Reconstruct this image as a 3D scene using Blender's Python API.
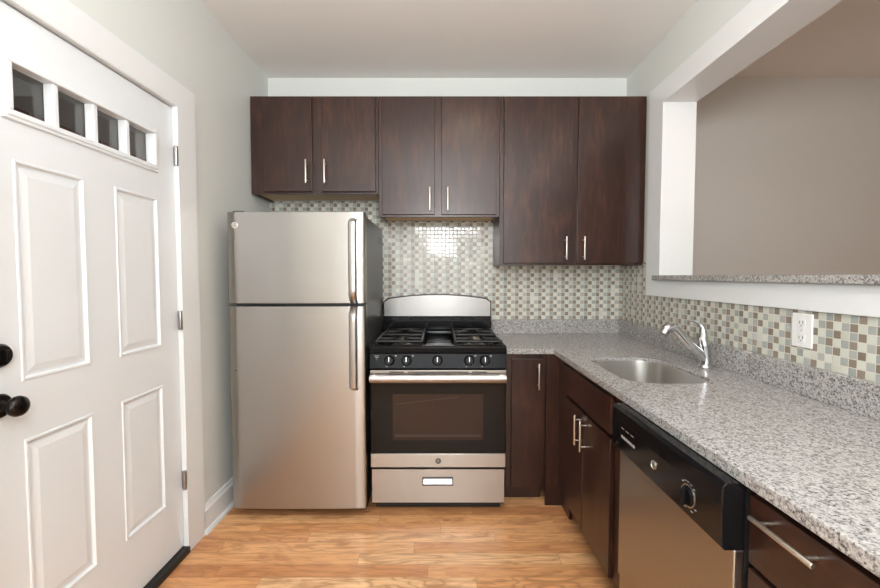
import bpy, bmesh, math, random
from mathutils import Vector, Matrix

scene = bpy.context.scene
for o in list(bpy.data.objects):
    bpy.data.objects.remove(o, do_unlink=True)
C = scene.collection
ZO = 0.035            # heights below are measured from a datum 35 mm above the floor
FLOOR = -ZO
CEIL = 2.713

# ---------------------------------------------------------------- camera
cd = bpy.data.cameras.new('camera')
cd.sensor_width = 36.0
cd.lens = 418.0 / 880.0 * 36.0
cam = bpy.data.objects.new('camera', cd)
C.objects.link(cam)
cam.location = (0, 0, 1.30 + ZO)
cam.rotation_euler = (math.radians(90) - math.atan(18 / 418), 0, 0)
cd.clip_start = 0.02
scene.camera = cam

# ---------------------------------------------------------------- world, lights, exposure
w = bpy.data.worlds.new('world')
scene.world = w
w.use_nodes = True
w.node_tree.nodes['Background'].inputs[0].default_value = (1.0, 0.93, 0.86, 1)
w.node_tree.nodes['Background'].inputs[1].default_value = 0.7

def area(name, loc, target, sx, sy, power, col):
    l = bpy.data.lights.new(name, 'AREA')
    l.shape = 'RECTANGLE'; l.size = sx; l.size_y = sy
    l.energy = power; l.color = col
    o = bpy.data.objects.new(name, l); C.objects.link(o)
    o.location = Vector(loc) + Vector((0, 0, ZO))
    d = Vector(target) - Vector(loc)
    o.rotation_euler = d.to_track_quat('-Z', 'Y').to_euler()
    return o

area('rear_fill_light', (-0.05, -2.75, 1.45), (0.0, 3.0, 1.4), 2.2, 1.4, 33, (0.90, 0.96, 1.0))  # unseen soft fill added behind the camera; the rear wall has no window
area('camera_flash_light', (0.02, -0.25, 1.76), (0.35, 3.0, 1.75), 0.4, 0.3, 8, (0.97, 0.98, 1.0))
area('ceiling_bounce_fill', (0.1, -0.5, 2.05), (0.1, -0.3, 2.7), 1.0, 1.0, 46, (0.95, 0.97, 1.0))  # upward fill added to brighten the ceiling; no fixture here
area('next_room_light', (3.3, 0.4, 2.55), (3.0, 1.6, 0.4), 1.0, 1.0, 14, (1.0, 0.88, 0.76))

vs = scene.view_settings
vs.view_transform = 'Standard'; vs.look = 'None'; vs.gamma = 1; vs.exposure = 0.86
vs.use_curve_mapping = False

# ---------------------------------------------------------------- materials
def new_mat(name):
    m = bpy.data.materials.new(name); m.use_nodes = True
    nt = m.node_tree
    return m, nt, nt.nodes['Principled BSDF']

def sp(name, col, rough=0.5, metal=0.0, coat=0.0, ior=None, bump=None, emit=None, spec=0.5):
    m, nt, b = new_mat(name)
    b.inputs['Base Color'].default_value = (*col, 1)
    b.inputs['Roughness'].default_value = rough
    b.inputs['Metallic'].default_value = metal
    b.inputs['Coat Weight'].default_value = coat
    b.inputs['Specular IOR Level'].default_value = spec
    b.inputs['Coat Roughness'].default_value = 0.1
    n = nt.nodes.new('ShaderNodeTexNoise'); tc = nt.nodes.new('ShaderNodeTexCoord')
    nt.links.new(tc.outputs['Object'], n.inputs['Vector'])
    n.inputs['Scale'].default_value = bump[0] if bump else 40
    bp = nt.nodes.new('ShaderNodeBump'); bp.inputs['Strength'].default_value = bump[1] if bump else 0.01
    bp.inputs['Distance'].default_value = 0.002
    nt.links.new(n.outputs['Fac'], bp.inputs['Height']); nt.links.new(bp.outputs[0], b.inputs['Normal'])
    if emit:
        b.inputs['Emission Color'].default_value = (*emit[0], 1); b.inputs['Emission Strength'].default_value = emit[1]
    return m

class NT:
    """tiny node helper"""
    def __init__(s, nt): s.nt = nt
    def n(s, t, **k):
        x = s.nt.nodes.new(t)
        for a, v in k.items(): setattr(x, a, v)
        return x
    def put(s, sock, v):
        if isinstance(v, bpy.types.NodeSocket): s.nt.links.new(v, sock)
        elif isinstance(v, tuple) and len(v) == 3 and sock.type == 'RGBA': sock.default_value = (*v, 1)
        else: sock.default_value = v
    def m(s, op, a, b=0.0, c=0.0, clamp=False):
        x = s.n('ShaderNodeMath', operation=op, use_clamp=clamp)
        s.put(x.inputs[0], a); s.put(x.inputs[1], b); s.put(x.inputs[2], c)
        return x.outputs[0]
    def mix(s, f, a, b, blend='MIX'):
        x = s.n('ShaderNodeMix', data_type='RGBA', blend_type=blend)
        s.put(x.inputs[0], f); s.put(x.inputs[6], a); s.put(x.inputs[7], b)
        return x.outputs[2]
    def comb(s, x, y, z):
        c = s.n('ShaderNodeCombineXYZ')
        for i, v in enumerate((x, y, z)): s.put(c.inputs[i], v)
        return c.outputs[0]
    def sep(s, v):
        x = s.n('ShaderNodeSeparateXYZ'); s.put(x.inputs[0], v); return x.outputs
    def noise(s, v, scale, detail=2, rough=0.5, dist=0.0):
        x = s.n('ShaderNodeTexNoise'); s.put(x.inputs['Vector'], v)
        x.inputs['Scale'].default_value = scale; x.inputs['Detail'].default_value = detail
        x.inputs['Roughness'].default_value = rough; x.inputs['Distortion'].default_value = dist
        return x.outputs['Fac']
    def ramp(s, f, stops, interp='LINEAR'):
        r = s.n('ShaderNodeValToRGB'); r.color_ramp.interpolation = interp
        e = r.color_ramp.elements
        while len(e) < len(stops): e.new(0.5)
        for i, (p, c) in enumerate(stops):
            e[i].position = p; e[i].color = (*c, 1) if len(c) == 3 else c
        s.put(r.inputs[0], f); return r.outputs[0]
    def obj(s):
        return s.n('ShaderNodeTexCoord').outputs['Object']
    def bump(s, h, strength, dist=0.001):
        b = s.n('ShaderNodeBump'); s.put(b.inputs['Height'], h)
        b.inputs['Strength'].default_value = strength; b.inputs['Distance'].default_value = dist
        return b.outputs[0]

def wood_cabinet(name, along='Z'):
    m, nt, b = new_mat(name); N = NT(nt)
    oi = N.n('ShaderNodeObjectInfo')
    x, y, z = N.sep(N.obj())
    off = N.m('MULTIPLY', oi.outputs['Random'], 37.0)
    if along == 'Z': v = N.comb(N.m('ADD', x, off), N.m('ADD', y, off), N.m('MULTIPLY', z, 0.13))
    else: v = N.comb(N.m('ADD', z, off), N.m('MULTIPLY', N.m('ADD', x, y), 0.13), off)
    grain = N.noise(v, 42, 5, 0.65, 0.4)
    v2 = N.comb(N.m('ADD', x, off), N.m('ADD', y, off), N.m('MULTIPLY', z, 0.4))
    blotch = N.noise(v2, 5.5, 3, 0.55, 1.2)
    f = N.m('ADD', N.m('MULTIPLY', grain, 0.55), N.m('MULTIPLY', blotch, 0.5))
    col = N.ramp(f, [(0.30, (0.017, 0.006, 0.004)), (0.52, (0.033, 0.0128, 0.0085)), (0.72, (0.078, 0.028, 0.016))])
    N.put(b.inputs['Base Color'], col)
    N.put(b.inputs['Roughness'], 0.33)
    b.inputs['Specular IOR Level'].default_value = 0.42
    b.inputs['Coat Weight'].default_value = 0.2; b.inputs['Coat Roughness'].default_value = 0.2
    N.put(b.inputs['Normal'], N.bump(grain, 0.06, 0.001))
    return m

def granite(name):
    m, nt, b = new_mat(name); N = NT(nt); v = N.obj()
    def vor(scale):
        t = N.n('ShaderNodeTexVoronoi'); N.put(t.inputs['Vector'], vv); t.inputs['Scale'].default_value = scale
        return N.sep(t.outputs['Color'])[0]
    # break the cell outlines up with a little noise
    nz = N.n('ShaderNodeTexNoise'); N.put(nz.inputs['Vector'], v); nz.inputs['Scale'].default_value = 160
    vm = N.n('ShaderNodeVectorMath', operation='MULTIPLY_ADD')
    N.put(vm.inputs[0], nz.outputs['Color']); vm.inputs[1].default_value = (0.006,) * 3; N.put(vm.inputs[2], v)
    vv = vm.outputs[0]
    a = N.ramp(vor(175), [(0.0, (0.014, 0.014, 0.016)), (0.18, (0.12, 0.11, 0.11)), (0.33, (0.36, 0.345, 0.33)),
                          (0.55, (0.51, 0.50, 0.485)), (0.82, (0.40, 0.365, 0.345))], 'CONSTANT')
    c = N.ramp(vor(350), [(0.0, (0.05, 0.05, 0.055)), (0.22, (0.38, 0.36, 0.35)), (0.55, (0.55, 0.545, 0.53))], 'CONSTANT')
    col = N.mix(0.42, a, c)
    cloud = N.noise(v, 9, 3, 0.5)
    col = N.mix(N.m('MULTIPLY', cloud, 0.22), col, (0.42, 0.40, 0.385))
    N.put(b.inputs['Base Color'], col)
    b.inputs['Roughness'].default_value = 0.16
    return m

def tile_mat(name, axis):
    m, nt, b = new_mat(name); N = NT(nt)
    x, y, z = N.sep(N.obj())
    P = 0.0280
    u = N.m('DIVIDE', N.m('ADD', x if axis == 'X' else N.m('MULTIPLY', y, -1.0), 20.003), P)
    vv = N.m('DIVIDE', N.m('ADD', z, 10.004), P)
    ci, cj = N.m('FLOOR', u), N.m('FLOOR', vv)
    fu, fv = N.m('FRACT', u), N.m('FRACT', vv)
    c3 = N.m('MODULO', ci, 3.0); p2 = N.m('MODULO', cj, 2.0)
    wn = N.n('ShaderNodeTexWhiteNoise', noise_dimensions='2D'); N.put(wn.inputs['Vector'], N.comb(ci, cj, 0.0))
    r = wn.outputs['Value']; rc = N.sep(wn.outputs['Color'])
    is0 = N.m('LESS_THAN', c3, 0.5); is1 = N.m('COMPARE', c3, 1.0, 0.3); is2 = N.m('GREATER_THAN', c3, 1.5)
    notp = N.m('SUBTRACT', 1.0, p2)
    brown = N.m('ADD', N.m('MULTIPLY', is0, p2), N.m('MULTIPLY', is1, notp))
    blue = N.m('ADD', N.m('MULTIPLY', is0, notp), N.m('MULTIPLY', is2, p2))
    keep = N.m('GREATER_THAN', r, 0.06)
    brown = N.m('MULTIPLY', brown, keep)
    cream = N.mix(rc[1], (0.57, 0.58, 0.50), (0.66, 0.67, 0.595))
    cb = N.mix(rc[1], (0.34, 0.365, 0.345), (0.43, 0.445, 0.415))
    cbr = N.mix(rc[2], (0.225, 0.185, 0.145), (0.31, 0.26, 0.21))
    col = N.mix(brown, N.mix(blue, cream, cb), cbr)
    du = N.m('MINIMUM', fu, N.m('SUBTRACT', 1.0, fu)); dv = N.m('MINIMUM', fv, N.m('SUBTRACT', 1.0, fv))
    d = N.m('MINIMUM', du, dv)
    g = N.m('LESS_THAN', d, 0.05)
    col = N.mix(g, col, (0.62, 0.58, 0.50))
    N.put(b.inputs['Base Color'], col)
    N.put(b.inputs['Roughness'], N.m('ADD', 0.09, N.m('MULTIPLY', g, 0.6)))
    h = N.m('SMOOTH_MIN', N.m('MULTIPLY', d, 10.0), 1.0, 0.3)
    # each tile sits very slightly out of flat
    tilt = N.m('ADD', N.m('MULTIPLY', N.m('SUBTRACT', fu, 0.5), N.m('SUBTRACT', rc[0], 0.5)),
               N.m('MULTIPLY', N.m('SUBTRACT', fv, 0.5), N.m('SUBTRACT', rc[2], 0.5)))
    N.put(b.inputs['Normal'], N.bump(N.m('ADD', h, N.m('MULTIPLY', tilt, 0.7)), 0.5, 0.0012))
    return m

def floor_mat(name):
    m, nt, b = new_mat(name); N = NT(nt)
    x, y, z = N.sep(N.obj())
    W = 0.081
    row = N.m('DIVIDE', N.m('ADD', y, 20.06), W); ri = N.m('FLOOR', row); rf = N.m('FRACT', row)
    w1 = N.n('ShaderNodeTexWhiteNoise', noise_dimensions='1D'); N.put(w1.inputs['W'], ri)
    L = 0.95
    pl = N.m('ADD', N.m('DIVIDE', N.m('ADD', x, 30.0), L), N.m('MULTIPLY', w1.outputs['Value'], 7.0))
    pi_, pf = N.m('FLOOR', pl), N.m('FRACT', pl)
    wn = N.n('ShaderNodeTexWhiteNoise', noise_dimensions='2D'); N.put(wn.inputs['Vector'], N.comb(ri, pi_, 0.0))
    r = wn.outputs['Value']; rc = N.sep(wn.outputs['Color'])
    so = N.m('MULTIPLY', r, 50.0)
    gv = N.comb(N.m('ADD', N.m('MULTIPLY', x, 0.08), so), N.m('ADD', y, so), so)
    grain = N.noise(gv, 70, 5, 0.65, 0.6)
    # cathedral figure: contour lines of a smooth stretched noise
    fv = N.comb(N.m('ADD', N.m('MULTIPLY', x, 0.22), so), N.m('ADD', y, so), so)
    f0 = N.noise(fv, 7, 2, 0.45, 0.5)
    rings = N.m('ABSOLUTE', N.m('SINE', N.m('MULTIPLY', f0, 38.0)))
    rings = N.m('POWER', N.m('SUBTRACT', 1.0, rings), 2.0)
    base = N.ramp(rc[0], [(0.0, (0.62, 0.27, 0.105)), (0.3, (0.76, 0.385, 0.165)), (0.7, (0.86, 0.485, 0.225)), (1.0, (0.92, 0.60, 0.32))])
    dark = N.mix(0.75, base, (0.26, 0.085, 0.028))
    col = N.mix(N.m('MULTIPLY', rings, N.m('ADD', 0.10, N.m('MULTIPLY', N.m('POWER', rc[1], 2.0), 0.75))), base, dark)
    col = N.mix(N.m('MULTIPLY', N.m('SUBTRACT', grain, 0.42, clamp=True), 2.4, clamp=True), col, dark)
    big = N.noise(N.comb(N.m('ADD', N.m('MULTIPLY', x, 0.3), so), N.m('ADD', y, so), so), 13, 3, 0.6, 1.0)
    streak = N.ramp(big, [(0.51, (0, 0, 0)), (0.64, (1, 1, 1))])
    col = N.mix(N.m('MULTIPLY', streak, 0.6), col, (0.42, 0.17, 0.065))
    # knots
    kv = N.n('ShaderNodeTexVoronoi'); N.put(kv.inputs['Vector'], N.comb(N.m('MULTIPLY', x, 0.55), y, 0.0)); kv.inputs['Scale'].default_value = 3.6
    kd = kv.outputs['Distance']
    knot = N.ramp(N.m('ADD', kd, N.m('MULTIPLY', grain, 0.03)), [(0.03, (1, 1, 1)), (0.075, (0, 0, 0))])
    col = N.mix(N.m('MULTIPLY', knot, 0.75), col, (0.17, 0.07, 0.03))
    d = N.m('MINIMUM', rf, N.m('SUBTRACT', 1.0, rf)); d2 = N.m('MINIMUM', pf, N.m('SUBTRACT', 1.0, pf))
    gap = N.m('MAXIMUM', N.m('LESS_THAN', d, 0.012), N.m('LESS_THAN', d2, 0.0011))
    col = N.mix(N.m('MULTIPLY', gap, 0.55), col, (0.22, 0.10, 0.04))
    N.put(b.inputs['Base Color'], col)
    b.inputs['Roughness'].default_value = 0.33
    b.inputs['Coat Weight'].default_value = 0.12; b.inputs['Coat Roughness'].default_value = 0.12
    N.put(b.inputs['Normal'], N.bump(N.m('SUBTRACT', N.m('MULTIPLY', grain, 0.25), gap), 0.12, 0.0012))
    return m

def steel(name, col=(0.50, 0.475, 0.45), rough=0.3, brush='X'):
    m, nt, b = new_mat(name); N = NT(nt)
    x, y, z = N.sep(N.obj())
    if brush == 'Z': v = N.comb(N.m('MULTIPLY', x, 1.0), N.m('MULTIPLY', y, 1.0), N.m('MULTIPLY', z, 0.012))
    else: v = N.comb(N.m('MULTIPLY', x, 0.012), N.m('MULTIPLY', y, 0.012), z)
    g = N.noise(v, 900, 3, 0.6)
    big = N.noise(N.comb(x, y, N.m('MULTIPLY', z, 0.06)), 14, 2, 0.5)
    b.inputs['Base Color'].default_value = (*col, 1)
    b.inputs['Metallic'].default_value = 1.0
    N.put(b.inputs['Roughness'], N.m('ADD', rough - 0.02, N.m('MULTIPLY', g, 0.04)))
    b.inputs['Anisotropic'].default_value = 0.75
    t = N.n('ShaderNodeTangent', direction_type='RADIAL', axis='Z'); N.put(b.inputs['Tangent'], t.outputs[0])
    b.inputs['Anisotropic Rotation'].default_value = 0.25
    N.put(b.inputs['Normal'], N.bump(N.m('ADD', N.m('MULTIPLY', g, 0.006), N.m('MULTIPLY', big, 1.0)), 0.06, 0.004))
    return m

def brick_mat(name):
    m, nt, b = new_mat(name); N = NT(nt); x, y, z = N.sep(N.obj())
    t = N.n('ShaderNodeTexBrick'); N.put(t.inputs['Vector'], N.comb(y, z, 0.0))
    t.inputs['Color1'].default_value = (0.16, 0.075, 0.055, 1); t.inputs['Color2'].default_value = (0.10, 0.05, 0.04, 1)
    t.inputs['Mortar'].default_value = (0.22, 0.19, 0.17, 1); t.inputs['Scale'].default_value = 1.0
    t.inputs['Brick Width'].default_value = 0.21; t.inputs['Row Height'].default_value = 0.07; t.inputs['Mortar Size'].default_value = 0.008
    N.put(b.inputs['Base Color'], t.outputs['Color']); b.inputs['Roughness'].default_value = 0.9
    return m

M = dict(
    wall=sp('pale_sage_wall_paint', (0.69, 0.71, 0.675), 0.6, bump=(180, 0.06)),
    wall_other=sp('taupe_wall_paint', (0.54, 0.515, 0.48), 0.65, bump=(180, 0.06)),
    ceiling=sp('ceiling_paint', (0.86, 0.84, 0.81), 0.7, bump=(160, 0.05)),
    trim=sp('white_trim_paint', (0.775, 0.79, 0.79), 0.3, bump=(30, 0.02)),
    door=sp('white_door_paint', (0.765, 0.795, 0.815), 0.32, bump=(60, 0.02)),
    wood=wood_cabinet('espresso_wood'), woodh=wood_cabinet('espresso_wood_across', 'X'),
    under=sp('bare_birch_underside', (0.66, 0.44, 0.22), 0.5, bump=(30, 0.05)),
    granite=granite('speckled_grey_granite'),
    tileb=tile_mat('glass_mosaic_back', 'X'), tiler=tile_mat('glass_mosaic_side', 'Y'),
    floor=floor_mat('hickory_floor_boards'),
    steel=steel('brushed_steel', rough=0.27), steeld=steel('brushed_steel_appliance_front', (0.43, 0.412, 0.39), 0.29),
    steelb=steel('brushed_steel_backguard', (0.27, 0.26, 0.25), 0.33),
    nickel=sp('satin_nickel', (0.70, 0.66, 0.60), 0.28, 1.0),
    sink=sp('satin_sink_steel', (0.56, 0.54, 0.51), 0.3, 1.0),
    chrome=sp('chrome', (0.62, 0.62, 0.63), 0.07, 1.0),
    polished=sp('polished_steel_handle', (0.38, 0.365, 0.35), 0.3, 1.0),
    black=sp('black_enamel', (0.006, 0.006, 0.007), 0.13, spec=0.3),
    blackp=sp('black_plastic', (0.006, 0.006, 0.007), 0.2, spec=0.12),
    iron=sp('cast_iron', (0.008, 0.008, 0.009), 0.35, spec=0.4, bump=(300, 0.2)),
    dgrey=sp('dark_grey_cabinet_paint', (0.055, 0.055, 0.056), 0.35, bump=(400, 0.15)),
    gap=sp('dark_rubber', (0.015, 0.014, 0.013), 0.6),
    orb=sp('oil_rubbed_bronze', (0.022, 0.018, 0.016), 0.25, 0.8),
    ovenglass=sp('tinted_oven_glass', (0.008, 0.006, 0.005), 0.05, spec=0.2),
    ovenwin=sp('oven_window_reflection_brown', (0.030, 0.014, 0.008), 0.08, spec=0.25),  # brown base colour stands in for a reflection in the oven window
    mark=sp('pale_grey_print', (0.35, 0.35, 0.35), 0.4),
    plastic=sp('white_plastic', (0.82, 0.82, 0.81), 0.25),
    slot=sp('dark_slot', (0.05, 0.05, 0.05), 0.5),
    brick=brick_mat('dark_brick'),
    porch=sp('porch_grey_paint', (0.20, 0.19, 0.18), 0.6),
    lamp=sp('lit_glass_shade', (0.9, 0.85, 0.75), 0.4, emit=((1.0, 0.80, 0.58), 5.0)),
)
mg, ntg, bg_ = new_mat('clear_pane_glass')
bg_.inputs['Base Color'].default_value = (0.93, 0.97, 0.96, 1); bg_.inputs['Transmission Weight'].default_value = 1.0
bg_.inputs['Roughness'].default_value = 0.0; bg_.inputs['IOR'].default_value = 1.45
M['glass'] = mg

# ---------------------------------------------------------------- mesh helpers (all coordinates in the room's frame)
ROT = Matrix.Translation((1.335, 3.05, 0)) @ Matrix.Rotation(-0.016, 4, 'Z') @ Matrix.Translation((-1.335, -3.05, 0))

def box(bm, x0, x1, y0, y1, z0, z1, bev=0.0, seg=2):
    t = bmesh.new()
    bmesh.ops.create_cube(t, size=1)
    bmesh.ops.scale(t, vec=(x1 - x0, y1 - y0, z1 - z0), verts=t.verts)
    bmesh.ops.translate(t, vec=((x0 + x1) / 2, (y0 + y1) / 2, (z0 + z1) / 2), verts=t.verts)
    if bev > 0:
        bmesh.ops.bevel(t, geom=list(t.edges), offset=bev, segments=seg, profile=0.5, affect='EDGES')
    merge(bm, t); return bm

def merge(bm, t, mtx=None):
    if mtx is not None: bmesh.ops.transform(t, matrix=mtx, verts=t.verts)
    me = bpy.data.meshes.new('tmp'); t.to_mesh(me); t.free(); bm.from_mesh(me); bpy.data.meshes.remove(me)

def cyl(bm, p0, p1, r, r2=None, seg=24, bev=0.0):
    p0, p1 = Vector(p0), Vector(p1); d = p1 - p0
    t = bmesh.new()
    bmesh.ops.create_cone(t, cap_ends=True, segments=seg, radius1=r, radius2=r if r2 is None else r2, depth=d.length)
    if bev > 0:
        es = [e for e in t.edges if len(e.link_faces) == 2 and any(len(f.verts) > 4 for f in e.link_faces)]
        bmesh.ops.bevel(t, geom=es, offset=bev, segments=3, profile=0.5, affect='EDGES')
    q = d.to_track_quat('Z', 'Y').to_matrix().to_4x4()
    merge(bm, t, Matrix.Translation((p0 + p1) / 2) @ q); return bm

def lathe(bm, prof, origin, direction, seg=32):
    """prof = [(radius, height)] spun about direction from origin"""
    t = bmesh.new(); rings = []
    for r, h in prof:
        if r < 1e-6: rings.append([t.verts.new((0, 0, h))])
        else: rings.append([t.verts.new((r * math.cos(2 * math.pi * k / seg), r * math.sin(2 * math.pi * k / seg), h)) for k in range(seg)])
    for a, b in zip(rings, rings[1:]):
        for k in range(seg):
            k2 = (k + 1) % seg
            if len(a) == 1 and len(b) == 1: continue
            if len(a) == 1: t.faces.new((a[0], b[k2], b[k]))
            elif len(b) == 1: t.faces.new((a[k], a[k2], b[0]))
            else: t.faces.new((a[k], a[k2], b[k2], b[k]))
    bmesh.ops.recalc_face_normals(t, faces=t.faces)
    q = Vector(direction).to_track_quat('Z', 'Y').to_matrix().to_4x4()
    merge(bm, t, Matrix.Translation(Vector(origin)) @ q); return bm

def tube(bm, pts, rad, seg=16, flat=1.0, steps=8):
    """smooth tube through points; rad is a number or a list"""
    P = [Vector(p) for p in pts]; n = len(P)
    R = rad if isinstance(rad, (list, tuple)) else [rad] * n
    path, rr = [], []
    for i in range(n - 1):
        a, b, c, d = P[max(i - 1, 0)], P[i], P[i + 1], P[min(i + 2, n - 1)]
        for k in range(steps if n > 2 else 1):
            t = k / steps
            path.append(0.5 * ((2 * b) + (c - a) * t + (2 * a - 5 * b + 4 * c - d) * t * t + (3 * b - a - 3 * c + d) * t ** 3))
            rr.append(R[i] * (1 - t) + R[i + 1] * t)
    path.append(P[-1]); rr.append(R[-1])
    rings = []; up = Vector((0.013, 0.017, 1)).normalized()
    t_ = bmesh.new()
    for i, p in enumerate(path):
        tan = (path[min(i + 1, len(path) - 1)] - path[max(i - 1, 0)]).normalized()
        if abs(tan.dot(up)) > 0.97: up = Vector((0, 1, 0.02)).normalized()
        s = tan.cross(up).normalized(); u2 = s.cross(tan).normalized(); up = u2
        rings.append([t_.verts.new(p + (s * math.cos(a) + u2 * math.sin(a) * flat) * rr[i]) for a in [2 * math.pi * k / seg for k in range(seg)]])
    for a, b in zip(rings, rings[1:]):
        for k in range(seg): t_.faces.new((a[k], a[(k + 1) % seg], b[(k + 1) % seg], b[k]))
    t_.faces.new(rings[0][::-1]); t_.faces.new(rings[-1])
    bmesh.ops.recalc_face_normals(t_, faces=t_.faces)
    merge(bm, t_); return bm

def prism(bm, poly, axis, a, b):
    """poly in the two other axes (in xyz order), extruded along axis from a to b"""
    def mk(p, v):
        if axis == 'X': return (v, p[0], p[1])
        if axis == 'Y': return (p[0], v, p[1])
        return (p[0], p[1], v)
    t = bmesh.new()
    A = [t.verts.new(mk(p, a)) for p in poly]; B = [t.verts.new(mk(p, b)) for p in poly]
    n = len(poly); t.faces.new(A[::-1]); t.faces.new(B)
    for i in range(n): t.faces.new((A[i], A[(i + 1) % n], B[(i + 1) % n], B[i]))
    bmesh.ops.recalc_face_normals(t, faces=t.faces)
    merge(bm, t); return bm

def link(name, bm, mat, parent=None, rot=False, smooth=False, origin=None):
    if rot: bmesh.ops.transform(bm, matrix=ROT, verts=bm.verts)
    bmesh.ops.translate(bm, vec=(0, 0, ZO), verts=bm.verts)
    if parent is not None:
        base = world_loc(parent)
    else:
        xs = [v.co.x for v in bm.verts]; ys = [v.co.y for v in bm.verts]; zs = [v.co.z for v in bm.verts]
        base = Vector(((min(xs) + max(xs)) / 2, (min(ys) + max(ys)) / 2, min(zs)))
    bmesh.ops.translate(bm, vec=-base, verts=bm.verts)
    me = bpy.data.meshes.new(name); bm.to_mesh(me); bm.free()
    o = bpy.data.objects.new(name, me); C.objects.link(o)
    if mat is not None: me.materials.append(mat)
    if parent is not None: o.parent = parent
    else: o.location = base
    if smooth:
        me.polygons.foreach_set('use_smooth', [True] * len(me.polygons))
        try: me.set_sharp_from_angle(angle=math.radians(38))
        except Exception: pass
    return o

def world_loc(o):
    v = Vector((0, 0, 0))
    while o is not None: v += o.location; o = o.parent
    return v

def thing(name, loc, label=None, cat=None, group=None, kind=None):
    o = bpy.data.objects.new(name, None); C.objects.link(o)
    o.empty_display_size = 0.1
    o.location = Vector(loc) + Vector((0, 0, ZO))
    return tag(o, label, cat, group, kind)

def tag(o, label=None, cat=None, group=None, kind=None):
    if label: o['label'] = label
    if cat: o['category'] = cat
    if group: o['group'] = group
    if kind: o['kind'] = kind
    return o

def B(): return bmesh.new()
def bx(*a, **k): return box(bmesh.new(), *a, **k)

# ================================================================ SETTING
S = dict(kind='structure')
tag(link('floor', bx(-1.5, 5.0, -3.0, 3.3, FLOOR - 0.1, FLOOR), M['floor']), 'orange-brown hardwood board floor of the kitchen', 'floor', **S)
tag(link('ceiling', bx(-1.5, 5.0, -3.0, 3.3, CEIL, CEIL + 0.1), M['ceiling']), 'off-white flat ceiling over kitchen and next room', 'ceiling', **S)
tag(link('wall_back', bx(-1.5, 1.335, 3.05, 3.2, FLOOR, CEIL), M['wall']), 'pale sage back wall behind the kitchen cabinets', 'wall', **S)
tag(link('wall_other_back', bx(1.335, 5.0, 3.05, 3.2, FLOOR, CEIL), M['wall_other']), 'taupe wall of the next room seen through the opening', 'wall', **S)
tag(link('wall_other_right', bx(4.9, 5.0, -3.0, 3.05, FLOOR, CEIL), M['wall_other']), 'taupe side wall of the next room', 'wall', **S)
tag(link('wall_front', bx(-1.5, 5.0, -3.0, -2.9, FLOOR, CEIL), M['wall']), 'wall behind the viewer', 'wall', **S)
# left wall with the door opening
DY0, DY1, DZ = 1.085, 1.968, 2.08
b = B()
box(b, -1.36, -1.23, DY1, 3.05, FLOOR, CEIL); box(b, -1.36, -1.23, -2.9, DY0, FLOOR, CEIL); box(b, -1.36, -1.23, DY0, DY1, DZ, CEIL)
tag(link('wall_left', b, M['wall']), 'pale sage left wall around the white entry door', 'wall', **S)
# right wall with the pass-through
OY0, OY1, OZ0, OZ1 = -0.15, 2.505, 1.262, 2.330
b = B()
box(b, 1.335, 1.475, OY1, 3.05, FLOOR, CEIL); box(b, 1.335, 1.475, -2.9, OY0, FLOOR, CEIL)
box(b, 1.335, 1.475, OY0, OY1, FLOOR, OZ0); box(b, 1.335, 1.475, OY0, OY1, OZ1, CEIL)
tag(link('wall_right', b, M['wall'], rot=True), 'right wall with the wide pass-through opening', 'wall', **S)

# baseboard
b = B()
prism(b, [(-1.23, FLOOR), (-1.212, FLOOR), (-1.212, 0.082), (-1.217, 0.094), (-1.222, 0.110), (-1.23, 0.112)], 'Y', 2.10, 3.04)
prism(b, [(-1.212, FLOOR), (-1.196, FLOOR), (-1.198, FLOOR + 0.012), (-1.205, FLOOR + 0.019), (-1.212, FLOOR + 0.021)], 'Y', 2.10, 3.04)
tag(link('baseboard_left', b, M['trim']), 'white baseboard between door casing and refrigerator', 'baseboard', **S)

# door casing + jamb
b = B()
prism(b, [(0.95, FLOOR), (0.95, 2.190), (0.957, 2.197), (2.098, 2.197), (2.105, 2.190), (2.105, FLOOR), (DY1 - 0.004, FLOOR), (DY1 - 0.004, DZ + 0.004), (DY0 + 0.004, DZ + 0.004), (DY0 + 0.004, FLOOR)], 'X', -1.23, -1.212)
tag(link('trim_1', b, M['trim']), 'white flat casing around the entry door', 'trim', **S)
b = B()
box(b, -1.355, -1.2135, DY1 - 0.001, DY1 + 0.012, FLOOR, DZ + 0.012); box(b, -1.355, -1.2135, DY0 - 0.012, DY0 + 0.001, FLOOR, DZ + 0.012)
box(b, -1.355, -1.2135, DY0, DY1, DZ, DZ + 0.012)
box(b, -1.355, -1.285, DY1 - 0.015, DY1, FLOOR, DZ); box(b, -1.355, -1.285, DY0, DY0 + 0.015, FLOOR, DZ)
tag(link('trim_2', b, M['trim']), 'white jamb lining the entry door opening', 'trim', **S)
tag(link('trim_3', bx(-1.36, -1.206, DY0, DY1, FLOOR, FLOOR + 0.032, 0.004), M['gap']), 'dark threshold strip under the entry door', 'threshold', **S)

# pass-through lining and casing
b = B()
XF = 1.317
box(b, XF - 0.002, 1.512, OY1 - 0.012, OY1 + 0.012, OZ0, OZ1 + 0.012, 0.002)
box(b, XF - 0.002, 1.512, OY0 - 0.012, OY0 + 0.012, OZ0, OZ1 + 0.012, 0.002)
box(b, XF - 0.002, 1.512, OY0, OY1, OZ1 - 0.012, OZ1 + 0.012, 0.002)
tag(link('trim_4', b, M['trim'], rot=True), 'white jamb and head lining the pass-through opening', 'trim', **S)
b = B()
box(b, XF, 1.335, OY1 + 0.006, 2.665, 1.178, 2.445, 0.002)
box(b, XF, 1.335, -0.31, OY0 - 0.006, 1.178, 2.445, 0.002)
box(b, XF, 1.335, OY0 - 0.01, OY1 + 0.01, OZ1 + 0.006, 2.445, 0.002)
box(b, XF, 1.335, OY0 - 0.01, OY1 + 0.01, 1.178, OZ0 + 0.012, 0.002)
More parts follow.
